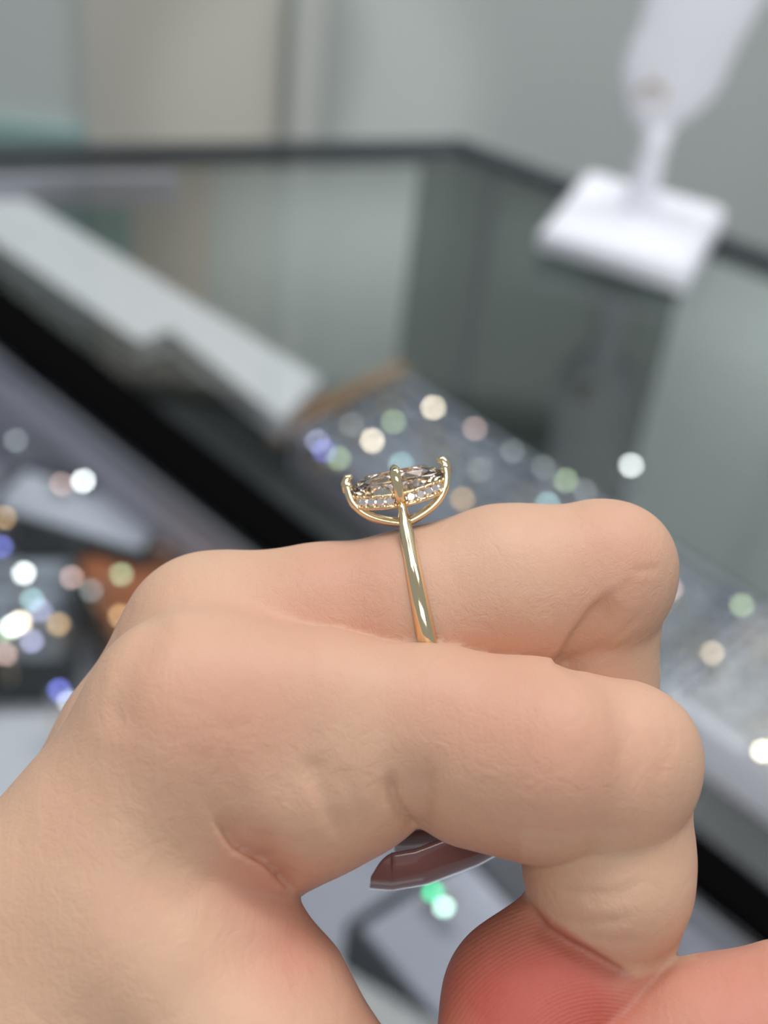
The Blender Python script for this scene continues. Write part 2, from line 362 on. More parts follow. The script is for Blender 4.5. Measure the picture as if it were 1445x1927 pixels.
for ti, (o3, L, rows, Y) in enumerate(TR):
    for ri, y in enumerate(rows[:-1]):
        for ci in range(int(L/.021)):
            p = o3 + U*(.014+ci*.021) + N*(y+Y); p.z = ZG
            if near_used(p, .016): continue
            nrm = Vector((random.gauss(0, .07), random.gauss(0, .07), 1)).normalized()
            tn = random.choice(['dim', 'white', 'warm', 'dim', 'green', 'lilac']); mt_ = random.choice(['silver', 'silver', 'gold_soft'])
            word = {'dim': 'grey', 'white': 'white', 'warm': 'cream', 'green': 'green', 'lilac': 'lilac'}[tn]
            cw = ['first', 'second', 'third', 'fourth', 'fifth', 'sixth', 'seventh', 'eighth', 'ninth', 'tenth'][ci]; rw = ['nearest', 'second', 'middle', 'fourth', 'farthest'][ri]
            small_ring(p, tn, mt_, nrm, f"ring with {word} stone, {cw} along the {rw} row, {['wooden-ended tray', 'middle grey tray', 'pale tray by the fingertips'][ti]}",
                       ['rings in the tray with wooden end', 'rings in the middle tray', 'rings in the pale tray'][ti], ANG)

# ---- lower case contents
pxbox('jewellery_tray', (40, 868), (335, 955), (120, 1000), -.09, -.05, 'pale blue-grey display tray below the black rail, dark sided', 'tray', M['tray'], M['shade_dark'])
pxbox('jewellery_tray', (-120, 1010), (110, 1008), (-60, 1250), -.10, -.05, 'grey tray of crowded sparkling rings beside the wrist', 'tray', M['tray'], M['shade_dark'], rolls=4, m_roll=M['foam'], extra_len=.012)
pxbox('velvet_box', (140, 1050), (340, 1000), (215, 1330), -.10, -.06, 'orange-brown velvet box beside the back of the hand', 'box', M['orange'], M['orange'], lip=.002)
pxbox('display_pad', (-200, 1310), (220, 1330), (-200, 1560), -.10, -.08, 'pale blue-white pad at the left below the crowded tray', 'pad', M['tray_light'], M['tray_light'])
pxbox('display_pad', (650, 1735), (880, 1590), (830, 1960), -.10, -.045, 'pale grey square pad under a green stone, seen through the finger gap', 'pad', M['pad_grey'], M['shade_dark'])  # sides darkened to paint the shade band beside the pad
pxbox('display_pad', (1180, 1810), (1420, 1770), (1230, 1990), -.10, -.05, 'white pad beside the black rail under the thumb', 'pad', M['white'], M['tray_light'])
pxbox('display_pad', (880, 1500), (1130, 1680), (990, 1420), -.10, -.075, 'grey pad behind the curled fingers', 'pad', M['pad_grey'], M['side'])
SPK2 = [(192, 885, 'tan', 'tan'), (157, 906, 'bright_white', 'brilliant blue white'), (116, 912, 'pink', 'dull pink'), (308, 920, 'dim', 'faint grey'), (285, 897, 'dim', 'faint dark'), (8, 975, 'tan', 'amber'),
        (45, 1080, 'bright_white', 'bright icy blue'), (2, 1030, 'blue', 'deep blue'), (60, 1130, 'cyan', 'pale cyan'), (38, 1172, 'bright_warm', 'cream white'), (24, 1180, 'bright_white', 'clear white'), (8, 1190, 'green', 'yellow green'),
        (110, 1176, 'tan', 'pinkish tan'), (60, 1208, 'lilac', 'lilac'), (10, 1232, 'pink', 'dusty pink'), (135, 1088, 'pink', 'rose'), (172, 1112, 'dim', 'faint'), (228, 1082, 'green', 'pale green'),
        (225, 1160, 'tan', 'brown'), (112, 1300, 'blue', 'vivid blue'), (130, 1322, 'white', 'clear white'), (835, 1708, 'opal', 'pale opal'), (815, 1680, 'emerald', 'emerald green'), (75, 1150, 'lilac', 'pale lilac'), (300, 1020, 'pink', 'rosy'), (30, 830, 'dim', 'faint')]
for i, (px, py, t, word) in enumerate(SPK2):
    p = at(px, py, -.043 if px < 400 else -.036); k = (0, 3, 1)[i % 3]
    where = 'in the finger gap' if px > 400 else ('on the pale blue-grey tray' if py < 960 else ('on the crowded tray beside the wrist' if py < 1260 else 'beside the back of the hand'))
    small_ring(p, t, 'silver' if i % 2 else 'gold_soft', half(p, k), f'ring with {word} stone {where}', 'stone rings in the near showcase', i*1.3)

# ------------------------------------------------------------------ white display stand
b0, b1, b2, b3 = at(1003, 464), at(1262, 541), at(1352, 456), at(1128, 382)
bc = (b0+b1+b2+b3)/4
ang = math.atan2((b1-b0).y, (b1-b0).x); q = Matrix.Rotation(ang, 3, 'Z').to_quaternion()
stand = empty('display_stand', Vector((bc.x, bc.y, 0)), 'white leatherette necklace display stand on the glass counter', 'display stand', rot=q)
A = .057; vs = []; 
bm = bmesh.new()
rings = [(A*.97, .004), (A, .006), (A, .018), (A*.9, .024), (.014, .030)]
prev = None
for r, z in rings:
    cur = [bm.verts.new((sx*r, sy*r, z)) for sx, sy in ((-1, -1), (1, -1), (1, 1), (-1, 1))]
    if prev:
        for j in range(4): bm.faces.new((prev[j], prev[(j+1) % 4], cur[(j+1) % 4], cur[j]))
    else: bm.faces.new(cur[::-1])
    prev = cur
bm.faces.new(prev); bevelled(bm, .002); frombm('base', bm, M['leather'], stand)
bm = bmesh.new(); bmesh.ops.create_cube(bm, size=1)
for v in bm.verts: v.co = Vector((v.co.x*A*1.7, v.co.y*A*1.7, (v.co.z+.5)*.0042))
frombm('foot', bm, M['shade_dark'], stand)
vs, fs = tube([Vector((0, 0, z)) for z in (.026, .034, .08, .098)], [(.013, .013), (.0115, .0115), (.0105, .0105), (.012, .012)], 20, flat=Vector((1, 0, 0)))
mesh('stem', vs, fs, M['leather'], stand, True)
# paddle: flattened, leaning, widening upwards; runs out of the frame
bustR = stand
path = []; rad = []
lean = Vector((.30, .1, 1))
for z, wv, th, off in [(.094, .008, .007, 0), (.097, .016, .010, 0), (.102, .0235, .011, 0), (.110, .028, .013, .001), (.120, .0335, .014, .003), (.134, .037, .014, .0055), (.150, .0365, .014, .008), (.166, .0365, .014, .011), (.194, .040, .014, .015), (.22, .043, .013, .018), (.26, .046, .013, .02), (.30, .042, .011, .02), (.325, .03, .008, .02)]:
    path.append(Vector((off, 0, z))); rad.append((wv, th))
wdir = q.inverted() @ right
path = [p+Vector((-.004*min(1, (p.z-.094)/.03), 0, 0)) for p in path]
vs, fs = tube(path, rad, 28, flat=Vector((wdir.x, wdir.y, 0)).normalized())
mesh('bust', vs, fs, M['leather'], stand, True)
e1 = small_ring(at(1217, 180, .115)-fwd*.03, 'bright_warm', 'gold_soft', half(at(1217, 180, .115), 1), 'warm gold stone earring at the foot of the white bust', 'earrings on the white bust', 0)
for nm, pxy, k, t in ():
    pass
e1.name = 'earring'; e1['category'] = 'earring'
e2 = small_ring(at(1275, 172, .115)-fwd*.02, 'dim', 'silver', half(at(1275, 172, .115), 1), 'faint silver earring on the edge of the white bust', 'earrings on the white bust', 0)
e2.name = 'earring'; e2['category'] = 'earring'

# ------------------------------------------------------------------ the hand (one continuous surface)
exec_hand = True
def cs(px, py, D): return np.array([(px-722.5)/F*D, -(py-963.5)/F*D, -D], dtype=np.float32)
def smin(a, b, k):
    h = np.clip(.5+.5*(b-a)/k, 0, 1); return b*(1-h)+a*h-k*h*(1-h)
def cone(P, a, b, ra, rb):
    ba = b-a; pa = P-a; t = np.clip((pa@ba)/(ba@ba), 0, 1)
    return np.sqrt(((pa-t[:, None]*ba)**2).sum(1)) - (ra+(rb-ra)*t)
def chain(P, js, k=2.0):
    d = None
    for (x0, y0, D0, q0), (x1, y1, D1, q1) in zip(js[:-1], js[1:]):
        c = cone(P, cs(x0, y0, D0), cs(x1, y1, D1), q0, q1); d = c if d is None else smin(d, c, k)
    return d
INDEX_P = [(375, 1362, 129.5, 9.8), (600, 1345, 128.5, 7.6), (820, 1377, 128, 7.5), (1000, 1406, 128, 7.8), (1130, 1455, 128, 8.7)]
INDEX_B = [(400, 1420, 129.5, 9.6), (545, 1474, 129, 8.9), (652, 1440, 128.5, 8.6)]
INDEX_C = [(908, 1417, 127.6, 8.8), (1018, 1437, 126.2, 9.1)]
INDEX_M = [(1137, 1475, 130.2, 8.1), (1144, 1595, 130, 7.5), (1146, 1640, 129, 7.35), (1148, 1678, 128, 7.25)]
INDEX_D = [(1143, 1715, 130.5, 7.15), (1088, 1826, 130.3, 7.9), (1002, 1890, 129.3, 8.1), (985, 1975, 127.5, 8.0)]
MID_P = [(400, 1212, 141, 8.3), (600, 1186, 140, 8.3), (790, 1164, 139, 8.6), (950, 1122, 139, 8.75), (1108, 1098, 139, 8.2)]
MID_M = [(1104, 1100, 141, 8.0), (1092, 1290, 142, 7.5), (1085, 1430, 142, 7.1)]
MID_D = [(1085, 1430, 141, 7.0), (980, 1490, 141.5, 6.4), (890, 1500, 142, 5.2)]
RNG_P = [(410, 1260, 155, 8.6), (700, 1210, 155, 7.9), (1040, 1150, 156, 7.6)]
RNG_M = [(1040, 1150, 156, 7.6), (1030, 1290, 156, 7.2), (1020, 1420, 156, 6.6)]
RNG_D = [(1020, 1420, 156, 6.6), (950, 1450, 156, 6.2), (890, 1470, 156, 5.4)]
PKY_P = [(420, 1310, 169, 7.4), (650, 1270, 170, 6.6), (900, 1240, 171, 6.4)]
PKY_M = [(900, 1240, 171, 6.4), (900, 1330, 171, 6.0), (890, 1420, 171, 5.6)]
PKY_D = [(890, 1420, 171, 5.6), (800, 1450, 171, 5.0)]
THUMB = [(90, 1950, 128, 12), (312, 1752, 131, 9.6), (480, 2032, 131, 11), (700, 2230, 127, 10.5), (1060, 2160, 125, 9.6), (1200, 2090, 125, 9.2), (1313, 2022, 125, 9.0), (1346, 2003, 125, 9.0), (1490, 1952, 125, 8.6)]
THENAR = [(60, 1750, 127, 9), (270, 1790, 124.5, 8), (470, 2040, 123, 10), (600, 2200, 124, 10)]
WEB = [(305, 1540, 127.5, 6), (388, 1650, 126.8, 5.2), (462, 1748, 126.6, 5), (535, 1860, 126.4, 5.4), (590, 2000, 126, 6)]
PALM = [[(375, 1362, 129.5, 9.8), (215, 1620, 130, 11), (-80, 2050, 132, 13), (-420, 2560, 134, 15)],
        [(400, 1212, 141, 8.3), (285, 1415, 141, 9), (165, 1640, 141, 10.5), (-140, 2150, 142, 13), (-440, 2560, 142, 14)],
        [(420, 1260, 155, 8), (310, 1480, 155, 9), (-60, 2150, 153, 12), (-440, 2620, 150, 14)],
        [(430, 1310, 169, 7.2), (310, 1560, 167, 8.5), (-20, 2150, 164, 11), (-430, 2640, 158, 13)],
        [(-420, 2560, 134, 15), (-700, 2970, 140, 18)], [(-440, 2620, 150, 14), (-700, 2970, 148, 18)],
        [(250, 1620, 130, 9), (380, 1720, 129, 7), (300, 2000, 131, 11)], [(90, 1950, 128, 12), (-300, 2450, 132, 14)]]
KN = [(1168, 1052, 139, 4.6), (1200, 1415, 128, 4.8)]
CREASE = [  # polyline in the front view, depth mm, half width mm, farthest D, width on the other side, which side
    ([(580, 1420), (592, 1470), (618, 1530), (650, 1585)], .3, .8, 134, 1.6, -1), ([(640, 1440), (662, 1500), (690, 1570)], .14, .7, 134),
    ([(735, 1455), (742, 1500), (762, 1532), (786, 1556)], .6, .4, 134, .8, 1), ([(808, 1440), (810, 1490), (800, 1535), (788, 1556)], .22, .6, 134),
    ([(400, 1535), (440, 1592), (500, 1625), (552, 1680)], .9, .28, 134, 1.7, -1), ([(500, 1560), (496, 1590), (500, 1620)], .3, 1.0, 134), ([(445, 1480), (462, 1540), (480, 1590)], .12, .9, 134),
    
    ([(1030, 1665), (1100, 1680), (1160, 1678), (1215, 1655)], .2, .4, 134), ([(1090, 1694), (1150, 1696), (1200, 1680)], .12, .35, 134), ([(1030, 1722), (1100, 1736), (1190, 1730)], .14, .4, 134), ([(1100, 1760), (1160, 1772), (1210, 1768)], .1, .4, 134),
    ([(998, 1702), (1030, 1746), (1070, 1771), (1110, 1791), (1150, 1816), (1190, 1838)], .9, .28, 134, 1.3, 1),
    ([(1040, 1252), (1055, 1232), (1080, 1190), (1110, 1150), (1150, 1115)], .9, .26, 146, 2.2, 1), ([(1095, 1235), (1150, 1205), (1215, 1150)], .12, .4, 146), ([(1075, 1262), (1150, 1225), (1225, 1185)], .1, .4, 146), ([(1190, 1075), (1240, 1068)], .12, .3, 146),
    ([(225, 1400), (228, 1330), (245, 1270), (290, 1190), (330, 1160)], .4, 1.6, 150),
    ([(1228, 1385), (1248, 1430), (1240, 1470)], .1, .4, 134), ([(1180, 1365), (1200, 1420), (1195, 1470)], .08, .4, 134), ([(1262, 1370), (1275, 1420)], .08, .4, 134),
    ([(300, 1310), (380, 1330), (460, 1400), (520, 1420)], .05, .3, 150), ([(320, 1230), (330, 1300), (370, 1350)], .05, .3, 150), ([(420, 1210), (440, 1260), (430, 1300)], .04, .3, 150), ([(300, 1400), (390, 1370), (500, 1360)], .04, .3, 150)]
def hand_sdf(P):
    ip = smin(smin(chain(P, INDEX_P, 2.5), chain(P, INDEX_B, 3), 2), chain(P, INDEX_C, 2), .7)
    ip = smin(ip, chain(P, INDEX_M, 2), .35)
    ip = smin(ip, cone(P, cs(*KN[1][:3]), cs(*KN[1][:3])+np.float32([.1, 0, 0]), KN[1][3], KN[1][3]), 4)
    ip = smin(ip, chain(P, INDEX_D, 2), .5)
    mp = smin(chain(P, MID_P, 2.5), chain(P, MID_M, 2), .35)
    mp = smin(mp, cone(P, cs(*KN[0][:3]), cs(*KN[0][:3])+np.float32([.1, 0, 0]), KN[0][3], KN[0][3]), 4)
    mp = smin(mp, chain(P, MID_D, 2), .9)
    rp = smin(smin(chain(P, RNG_P), chain(P, RNG_M), .9), chain(P, RNG_D), .9)
    pp = smin(smin(chain(P, PKY_P), chain(P, PKY_M), .9), chain(P, PKY_D), .9)
    pl = None
    for c in PALM:
        d = chain(P, c, 4); pl = d if pl is None else smin(pl, d, 4)
    x = P[:, 0]
    kk = np.clip((-5.5-x)/9, 0, 1)*2.6+.35                    # fingers part past the knuckles
    fing = smin(smin(ip, mp, kk), smin(rp, pp, kk), kk)
    body = smin(fing, pl, 5)
    th = smin(chain(P, THUMB, 2), chain(P, THENAR, 4), 4); th = smin(th, chain(P, WEB, 2), 3.2)
    kt = np.clip((-15.5-x)/8, 0, 1)*5+.3
    d = smin(body, th, kt)
    X = P[:, 0]/(-P[:, 2])*F+722.5; Y = -P[:, 1]/(-P[:, 2])*F+963.5; D = -P[:, 2]
    near = np.abs(d) < 3
    if near.any():
        Q = np.stack([X, Y], 1)[near]; Dn = D[near]; add = np.zeros(len(Q), np.float32)
        for cr_ in CREASE:
            pts, dep, wd, Dmax = cr_[:4]; w2, sgn = cr_[4:] if len(cr_) > 4 else (wd, 1); sd_ = np.zeros(len(Q), np.float32)
            best = np.full(len(Q), 1e9, np.float32); tt = np.zeros(len(Q), np.float32); n = len(pts)-1
            for i in range(n):
                a = np.array(pts[i], np.float32); b = np.array(pts[i+1], np.float32); ba = b-a
                t = np.clip(((Q-a)@ba)/(ba@ba), 0, 1); dd = np.sqrt(((Q-a-t[:, None]*ba)**2).sum(1)); m = dd < best
                best[m] = dd[m]; tt[m] = (i+t[m])/n; sd_[m] = ((Q[m, 0]-a[0])*ba[1]-(Q[m, 1]-a[1])*ba[0])*sgn
            wpx = np.where(sd_ > 0, wd, w2)*20
            taper = np.clip(np.minimum(tt, 1-tt)*5+.15, 0, 1)
            add += dep*np.exp(-(best/wpx)**2)*taper*np.clip((Dmax-Dn)/2, 0, 1)
        d = d.copy(); d[near] += add
    return d
def ev(P, chunk=400000):
    return np.concatenate([hand_sdf(P[i:i+chunk]) for i in range(0, len(P), chunk)])
def polygonize(lo, hi, h):
    nb = 8
    n = np.ceil((hi-lo)/h/nb).astype(int)*nb; G = np.full(n+1, 5.0, np.float32)
    bc = [np.arange(k//nb) for k in n]; BX = np.stack(np.meshgrid(*bc, indexing='ij'), -1).reshape(-1, 3)
    ctr = (lo+(BX*nb+nb/2)*h).astype(np.float32); dc = ev(ctr)
    G3 = G
    act = np.abs(dc) < nb*h*.87+2.0
    # inside blocks
    loc = np.stack(np.meshgrid(*[np.arange(nb+1)]*3, indexing='ij'), -1).reshape(-1, 3)
    for b in BX[dc < -(nb*h*.87+2.0)]: G3[b[0]*nb:b[0]*nb+nb+1, b[1]*nb:b[1]*nb+nb+1, b[2]*nb:b[2]*nb+nb+1] = -5
    idx = (BX[act][:, None, :]*nb+loc[None]).reshape(-1, 3)
    lin = np.unique(idx[:, 0]*((n[1]+1)*(n[2]+1))+idx[:, 1]*(n[2]+1)+idx[:, 2])
    ii = np.stack(np.unravel_index(lin, G3.shape), 1)
    G3.reshape(-1)[lin] = ev((lo+ii*h).astype(np.float32))
    ins = G3 < 0
    cnt = np.zeros(tuple(n), np.float32); acc = np.zeros(tuple(n)+(3,), np.float32)
    base = [slice(0, -1)]*3
    for ax in range(3):
        s0 = [slice(None)]*3; s1 = [slice(None)]*3; s0[ax] = slice(0, -1); s1[ax] = slice(1, None)
        a = G3[tuple(s0)]; b = G3[tuple(s1)]; cr = (a < 0) != (b < 0)
        e = np.argwhere(cr); t = a[cr]/(a[cr]-b[cr]); pos = e.astype(np.float32); pos[:, ax] += t
        o = [k for k in range(3) if k != ax]
        for u in (0, -1):
            for v in (0, -1):
                c = e.copy(); c[:, o[0]] += u; c[:, o[1]] += v
                ok = (c >= 0).all(1) & (c < n).all(1); cc = c[ok]
                np.add.at(cnt, tuple(cc.T), 1); np.add.at(acc, tuple(cc.T), pos[ok])
    cells = np.argwhere(cnt > 0); vid = np.full(tuple(n), -1, np.int64); vid[tuple(cells.T)] = np.arange(len(cells))
    V = lo + acc[tuple(cells.T)]/cnt[tuple(cells.T)][:, None]*h
    Fq = []
    for ax in range(3):
        s0 = [slice(None)]*3; s1 = [slice(None)]*3; s0[ax] = slice(0, -1); s1[ax] = slice(1, None)
        a = G3[tuple(s0)] < 0; b = G3[tuple(s1)] < 0; e = np.argwhere(a != b); fl = a[tuple(e.T)]
        o = [(ax+1) % 3, (ax+2) % 3]
        ok = np.ones(len(e), bool)
        for k in o: ok &= (e[:, k] >= 1) & (e[:, k] < n[k])
        e = e[ok]; fl = fl[ok]; q = []
        for u, v in ((-1, -1), (0, -1), (0, 0), (-1, 0)):
            c = e.copy(); c[:, o[0]] += u; c[:, o[1]] += v; q.append(vid[tuple(c.T)])
        q = np.stack(q, 1); q[~fl] = q[~fl][:, ::-1]; Fq.append(q)
    Fq = np.concatenate(Fq); Fq = Fq[(Fq >= 0).all(1)]
    V = V.astype(np.float32)
    for it in range(2):
        d = ev(V); g = np.stack([ev(V+np.eye(3, dtype=np.float32)[k]*.15)-d for k in range(3)], 1)/.15
        gn = (g**2).sum(1)+1e-4; V = V - (g*(np.clip(d, -.4, .4)/np.maximum(gn, .3))[:, None])
    return V, Fq
V, Fq = polygonize(np.array([-72, -86, -186], float), np.array([47, 6, -108], float), .4)
Dv = -V[:, 2]; PX = V[:, 0]/Dv*F+722.5; PY = -V[:, 1]/Dv*F+963.5
W3 = np.array(CM.to_3x3()); Wp = (V*.001)@W3.T + np.array(CAMP)
org = Wp.mean(0)
me = bpy.data.meshes.new('hand'); me.vertices.add(len(V)); me.vertices.foreach_set('co', (Wp-org).astype(np.float32).ravel())
me.loops.add(Fq.size); me.loops.foreach_set('vertex_index', Fq.astype(np.int32).ravel()); me.polygons.add(len(Fq)); me.polygons.foreach_set('loop_start', np.arange(0, Fq.size, 4, dtype=np.int32))
me.update(calc_edges=True); me.validate(); me.shade_smooth()
# flush (blood colour) of the skin: pressed fingertips and knuckles are pinker
def blob(x, y, r): return np.exp(-(((PX-x)**2+(PY-y)**2)/r**2))
red = .95*blob(940, 1880, 200)+.6*blob(1080, 1900, 120)+.6*blob(1400, 1880, 200)+.2*blob(1100, 1420, 140)+.2*blob(1150, 1040, 110)+.25*blob(420, 1350, 170)+.25*blob(650, 1080, 150)+.25*blob(900, 1330, 160)+.35*blob(490, 1640, 90)+.4*blob(560, 1780, 100)
crz = np.clip(-(PY-1703-(PX-1000)*.70)/14+.5, 0, 1)*(PX > 980)*(PX < 1310)*(PY > 1560)
crz = crz*np.clip((1828-PY-(PX-1257)*.35)/14, 0, 1)
red = np.clip(red, 0, 1)*(1-.85*crz)
at_ = me.attributes.new('flush', 'FLOAT', 'POINT'); at_.data.foreach_set('value', red.astype(np.float32))
arc = np.sqrt((PX-1135)**2+((PY-2010)*1.25)**2)/9.5*2*np.pi; arc = arc + 1.6*np.sin(PX/70+PY/90)
at2 = me.attributes.new('ridge', 'FLOAT', 'POINT'); at2.data.foreach_set('value', arc.astype(np.float32))
pad_ = np.clip((PY-1700-(PX-1000)*.68)/40, 0, 1)*np.clip((PX-800)/30, 0, 1)*np.clip((1230-PX)/80, 0, 1)*(PY > 1690)*(Dv < 134)
at3 = me.attributes.new('pad', 'FLOAT', 'POINT'); at3.data.foreach_set('value', pad_.astype(np.float32))
sk = bpy.data.materials.new('skin'); sk.use_nodes = True; nt = sk.node_tree; b = nt.nodes['Principled BSDF']; L = nt.links.new
tc = nt.nodes.new('ShaderNodeTexCoord')
def nd(t, **k):
    n = nt.nodes.new(t)
    for a, v in k.items(): setattr(n, a, v)
    return n
an = nd('ShaderNodeAttribute'); an.attribute_name = 'flush'
n1 = nd('ShaderNodeTexNoise'); n1.inputs['Scale'].default_value = 110; n1.inputs['Detail'].default_value = 5; L(tc.outputs['Object'], n1.inputs['Vector'])
m1 = nd('ShaderNodeMix', data_type='RGBA'); m1.inputs[6].default_value = srgb(212, 177, 147); m1.inputs[7].default_value = srgb(212, 165, 139); L(n1.outputs[0], m1.inputs[0])
m2 = nd('ShaderNodeMix', data_type='RGBA'); m2.inputs[7].default_value = srgb(192, 98, 84); L(m1.outputs[2], m2.inputs[6]); L(an.outputs['Fac'], m2.inputs[0])
L(m2.outputs[2], b.inputs['Base Color'])
b.inputs['Roughness'].default_value = .5; b.inputs['Specular IOR Level'].default_value = .35
b.inputs['Subsurface Weight'].default_value = .35; b.inputs['Subsurface Radius'].default_value = (1, .38, .2); b.inputs['Subsurface Scale'].default_value = .0022
vo = nd('ShaderNodeTexVoronoi'); vo.feature = 'DISTANCE_TO_EDGE'; vo.inputs['Scale'].default_value = 1500
nw = nd('ShaderNodeTexNoise'); nw.inputs['Scale'].default_value = 300; nw.inputs['Detail'].default_value = 3
vm = nd('ShaderNodeVectorMath', operation='SCALE'); vm.inputs['Scale'].default_value = .004; L(tc.outputs['Object'], nw.inputs['Vector']); L(nw.outputs['Color'], vm.inputs[0])
va = nd('ShaderNodeVectorMath', operation='ADD'); L(tc.outputs['Object'], va.inputs[0]); L(vm.outputs[0], va.inputs[1]); L(va.outputs[0], vo.inputs['Vector'])
mm = nd('ShaderNodeMath', operation='MINIMUM'); mm.inputs[1].default_value = .12; L(vo.outputs['Distance'], mm.inputs[0])
n3 = nd('ShaderNodeTexNoise'); n3.inputs['Scale'].default_value = 520; n3.inputs['Detail'].default_value = 6; n3.inputs['Roughness'].default_value = .65
mp_ = nd('ShaderNodeMapping'); mp_.inputs['Scale'].default_value = (1, .35, 1); mp_.inputs['Rotation'].default_value = (.3, .4, .5); L(va.outputs[0], mp_.inputs['Vector']); L(mp_.outputs[0], n3.inputs['Vector'])
b1_ = nd('ShaderNodeBump'); b1_.inputs['Strength'].default_value = .22; b1_.inputs['Distance'].default_value = .0004; L(mm.outputs[0], b1_.inputs['Height'])
b2_ = nd('ShaderNodeBump'); b2_.inputs['Strength'].default_value = .32; b2_.inputs['Distance'].default_value = .0006; L(n3.outputs[0], b2_.inputs['Height']); L(b1_.outputs[0], b2_.inputs['Normal'])
a2 = nd('ShaderNodeAttribute'); a2.attribute_name = 'ridge'; a3 = nd('ShaderNodeAttribute'); a3.attribute_name = 'pad'
sn = nd('ShaderNodeMath', operation='SINE'); L(a2.outputs['Fac'], sn.inputs[0]); mu = nd('ShaderNodeMath', operation='MULTIPLY'); L(sn.outputs[0], mu.inputs[0]); L(a3.outputs['Fac'], mu.inputs[1])
b3_ = nd('ShaderNodeBump'); b3_.inputs['Strength'].default_value = .5; b3_.inputs['Distance'].default_value = .000022; L(mu.outputs[0], b3_.inputs['Height']); v2 = nd('ShaderNodeTexVoronoi'); v2.feature = 'DISTANCE_TO_EDGE'; v2.inputs['Scale'].default_value = 210
n5 = nd('ShaderNodeTexNoise'); n5.inputs['Scale'].default_value = 130; n5.inputs['Detail'].default_value = 4; vs5 = nd('ShaderNodeVectorMath', operation='SCALE'); vs5.inputs['Scale'].default_value = .012
L(tc.outputs['Object'], n5.inputs['Vector']); L(n5.outputs['Color'], vs5.inputs[0]); va5 = nd('ShaderNodeVectorMath', operation='ADD'); L(tc.outputs['Object'], va5.inputs[0]); L(vs5.outputs[0], va5.inputs[1]); L(va5.outputs[0], v2.inputs['Vector'])
m5 = nd('ShaderNodeMath', operation='MINIMUM'); m5.inputs[1].default_value = .05; L(v2.outputs['Distance'], m5.inputs[0])
b5_ = nd('ShaderNodeBump'); b5_.inputs['Strength'].default_value = .1; b5_.inputs['Distance'].default_value = .002; L(m5.outputs[0], b5_.inputs['Height']); L(b2_.outputs[0], b5_.inputs['Normal']); L(b5_.outputs[0], b3_.inputs['Normal'])
L(b3_.outputs[0], b.inputs['Normal'])
hand = link('hand', me, sk); hand.location = org
tag(hand, 'curled bare hand wearing a gold diamond ring on its middle finger', 'hand')
# nails
M['nail'] = mat('mauve_nail_polish', srgb(146, 104, 100), .12, noise=.08, nscale=200, spec=.6, Coat_Weight=.5, Coat_Roughness=.05)
def nail(pts, wid, facing, curl, D):
    """pts: px path from root to tip on depth D mm; facing: camera-space outward normal"""
    q_ = np.array(pts, float); t_ = np.arange(len(q_)); u_ = 1-(1-np.linspace(0, 1, 30))**1.6; pts = [tuple(np.interp(v*(len(q_)-1), t_, q_[:, k]) for k in range(3)) for v in u_]
    vs = []; fs = []; n = len(pts); m = 16; T = .35
    ctr = [Vector(cs(x, y, D+dd)) for x, y, dd in pts]; fc = Vector(facing).normalized()
    for layer in (0, 1):
        for i, p in enumerate(ctr):
            t = (ctr[min(i+1, n-1)]-ctr[max(i-1, 0)]).normalized(); nr = (fc-t*fc.dot(t)).normalized(); sd = t.cross(nr)
            u = u_[i]; wv = wid*(1-.72*max(0, (u-.7)/.3)**3)
            R = curl
            for j in range(m):
                a = (j/(m-1)-.5)*2*(wv/2/R); vs.append(p + sd*(R-layer*T)*math.sin(a) + nr*((R-layer*T)*math.cos(a)-R))
    N1 = n*m
    for i in range(n-1):
        for j in range(m-1):
            fs.append((i*m+j, i*m+j+1, (i+1)*m+j+1, (i+1)*m+j)); fs.append((N1+i*m+j, N1+(i+1)*m+j, N1+(i+1)*m+j+1, N1+i*m+j+1))
    for i in range(n-1):
        fs.append((i*m, (i+1)*m, N1+(i+1)*m, N1+i*m)); fs.append((i*m+m-1, N1+i*m+m-1, N1+(i+1)*m+m-1, (i+1)*m+m-1))
    for j in range(m-1):
        fs.append(((n-1)*m+j, (n-1)*m+j+1, N1+(n-1)*m+j+1, N1+(n-1)*m+j)); fs.append((j, N1+j, N1+j+1, j+1))
    W = [(CM @ Vector((v.x*.001, v.y*.001, v.z*.001))) - Vector(org) for v in vs]
    o = mesh('nail', W, fs, M['nail'], hand, True); return o
nail([(1000, 1562, 0), (900, 1622, 0), (800, 1660, 0), (740, 1670, 0), (696, 1666, 0)], 9.2, (.25, -1, .75), 5.2, 139)
nail([(960, 1560, 0), (880, 1585, 0), (810, 1598, 0), (770, 1602, 0), (742, 1602, 0)], 7.6, (.2, -1, .6), 5, 149)

# ------------------------------------------------------------------ the diamond ring
fa = (Vector(cs(900, 1133, 139))-Vector(cs(640, 1183, 139.3))).normalized()      # along the finger
ez_c = Vector((-.165, .98, .05)); ez_c = (ez_c-fa*ez_c.dot(fa)).normalized(); ey_c = ez_c.cross(fa)
Rc = CM.to_3x3(); ex, ey, ez = Rc@fa, Rc@ey_c, Rc@ez_c
RQ = Matrix(((ex.x, ey.x, ez.x), (ex.y, ey.y, ez.y), (ex.z, ey.z, ez.z))).to_quaternion()
RC = atD(798, 1168, 139)
ring = empty('diamond_ring', RC, 'yellow gold solitaire ring with long diamond, worn on the middle finger', 'ring', rot=RQ)
mmv = lambda x, y, z: Vector((x, y, z))*.001
